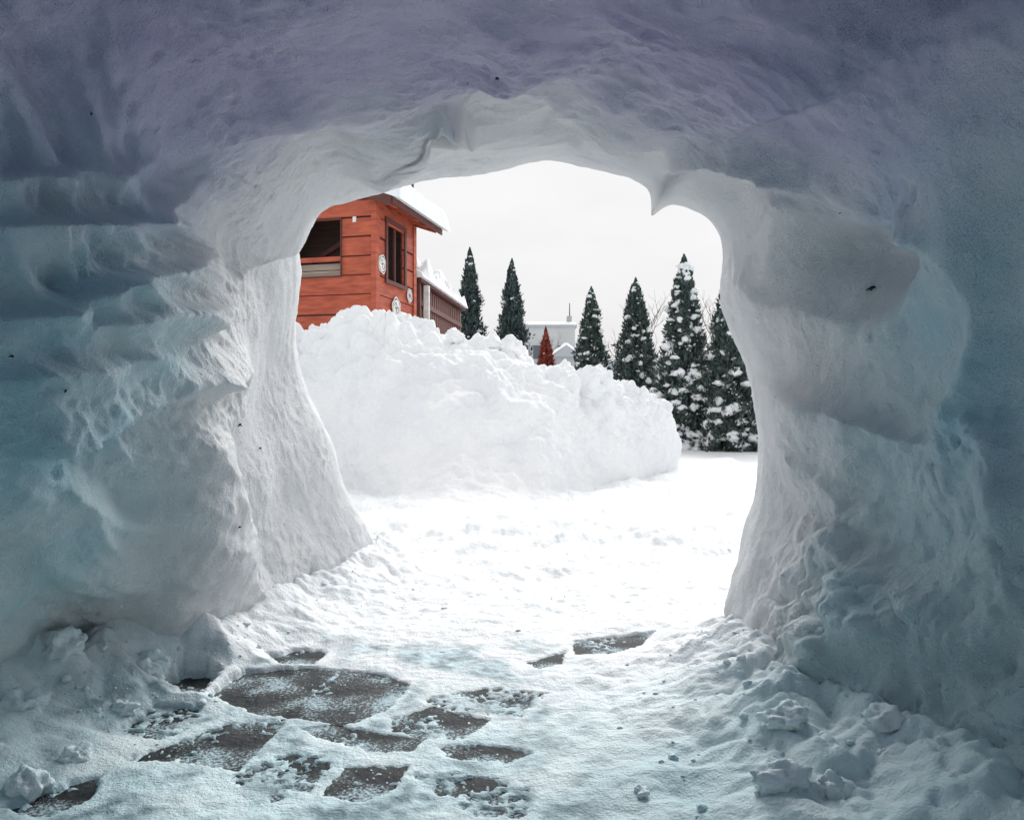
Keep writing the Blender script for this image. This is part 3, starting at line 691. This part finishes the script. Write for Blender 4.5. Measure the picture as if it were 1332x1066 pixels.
# ---------------------------------------------------------------- far buildings
def building(x0,x1,y,dpt,zt,label,wins,mat,name='pale_building',gable=0):
    t=empty(name,((x0+x1)/2,y,0)); w=(x1-x0)/2; tag(t,label,'building')
    mb=MB(); mb.box((-w,0,0),(w,dpt,zt)); mb.build('wall',mat,t)
    if gable:
        mb=MB()
        mb.v=[(-w-.2,-.2,zt),(w+.2,-.2,zt),(0,-.2,zt+gable),(-w-.2,dpt,zt),(w+.2,dpt,zt),(0,dpt,zt+gable)]
        mb.f=[(0,1,2),(3,5,4),(0,2,5,3),(1,4,5,2),(0,3,4,1)]; r=mb.build('roof',M['plaster2'],t)
        snow_slab('roof_snow',(0,-.22,zt+gable),(w+.25,-.22,zt),(0,dpt,zt+gable),.15,r); snow_slab('roof_snow',(-w-.25,-.22,zt),(0,-.22,zt+gable),(-w-.25,dpt,zt),.15,r)
    else:
        mb=MB(); mb.box((-w-.1,-.1,zt),(w+.1,dpt+.1,zt+.12)); r=mb.build('roof',M['plaster2'],t); snow_slab('roof_snow',(-w-.1,-.1,zt+.12),(w+.1,-.1,zt+.12),(-w-.1,dpt,zt+.12),.2,r)
    for (a,b,c,d) in wins:
        mb=MB(); mb.box((a-.06,-.03,b-.06),(c+.06,-.003,d+.06)); f_=mb.build('window',M['plaster'],t)
        mb=MB(); mb.box((a,-.05,b),(c,-.032,d)); mb.build('pane',M['glass'],f_)
    return t
b=building(cpos(684,40),cpos(748,40),40,8,5.05,'pale flat-roofed building far behind the small rust-red conifer',[(-.9,3.4,-.3,4.1),(.4,3.4,1.0,4.1)],M['plaster'])
mb=MB(); mb.box((.9,.5,5.2),(1.15,.9,5.7)); mb.build('chimney',M['plaster2'],b)
mb=MB(); mb.tube([(1.05,.7,5.7),(1.05,.7,6.4)],[.03,.02],6); mb.build('antenna',M['dark'],b)
building(cpos(723,34),cpos(750,34),34,5,3.1,'small grey gabled house in front of the pale flat-roofed building',[(-.2,2.2,.25,2.8)],M['plaster2'],'gabled_house',.5)
building(cpos(785,45),cpos(870,45),45,6,3.2,'low grey house far behind the snow-speckled conifers',[(-1.4,1.6,-.8,2.5),(.6,1.6,1.2,2.5)],M['plaster2'],'gabled_house',1.1)
# ---------------------------------------------------------------- world, sun, camera
w=bpy.data.worlds.new('World'); SC.world=w; w.use_nodes=True; nt=w.node_tree; bg=nt.nodes['Background']
EL,AZ=math.radians(34),math.radians(14)
sky=nt.nodes.new('ShaderNodeTexSky'); sky.sky_type='NISHITA'; sky.sun_disc=False; sky.sun_elevation=EL; sky.sun_rotation=AZ; sky.air_density=1; sky.dust_density=2
tc=nt.nodes.new('ShaderNodeTexCoord'); nz=nd(nt,'ShaderNodeTexNoise',Scale=2.2,Detail=5,Roughness=.5)
mp=nt.nodes.new('ShaderNodeMapping'); mp.inputs['Scale'].default_value=(1,1,2.5); nt.links.new(tc.outputs['Generated'],mp.inputs[0]); nt.links.new(mp.outputs[0],nz.inputs['Vector'])
rp=nt.nodes.new('ShaderNodeValToRGB'); rp.color_ramp.elements[0].position=.32; rp.color_ramp.elements[1].position=.62
rp.color_ramp.elements[0].color=(.85,.845,.86,1); rp.color_ramp.elements[1].color=(.965,.965,.97,1)
nt.links.new(nz.outputs['Fac'],rp.inputs['Fac'])
sc=nd(nt,'ShaderNodeVectorMath',operation='SCALE'); sc.inputs['Scale'].default_value=9.7; nt.links.new(rp.outputs['Color'],sc.inputs[0])
nt.links.new(mixc(nt,.97,sky.outputs[0],sc.outputs[0]),bg.inputs['Color'])
bg.inputs['Strength'].default_value=.1
sd=bpy.data.lights.new('sun','SUN'); sd.energy=3.7; sd.angle=math.radians(40); sd.color=(1,.985,.965)
so=bpy.data.objects.new('sun',sd); COL.objects.link(so)
dv=Vector((math.sin(AZ)*math.cos(EL),math.cos(AZ)*math.cos(EL),math.sin(EL))); so.rotation_euler=dv.to_track_quat('Z','Y').to_euler(); so.location=(0,0,20)
cam=bpy.data.cameras.new('camera'); co=bpy.data.objects.new('camera',cam); COL.objects.link(co); co.location=(0,0,H); co.rotation_euler=(math.radians(90),0,0)
cam.sensor_width=36; cam.lens=36*F/1332; cam.clip_start=.05; cam.clip_end=2000; SC.camera=co
SC.view_settings.view_transform='Standard'; SC.view_settings.look='None'; SC.view_settings.exposure=0
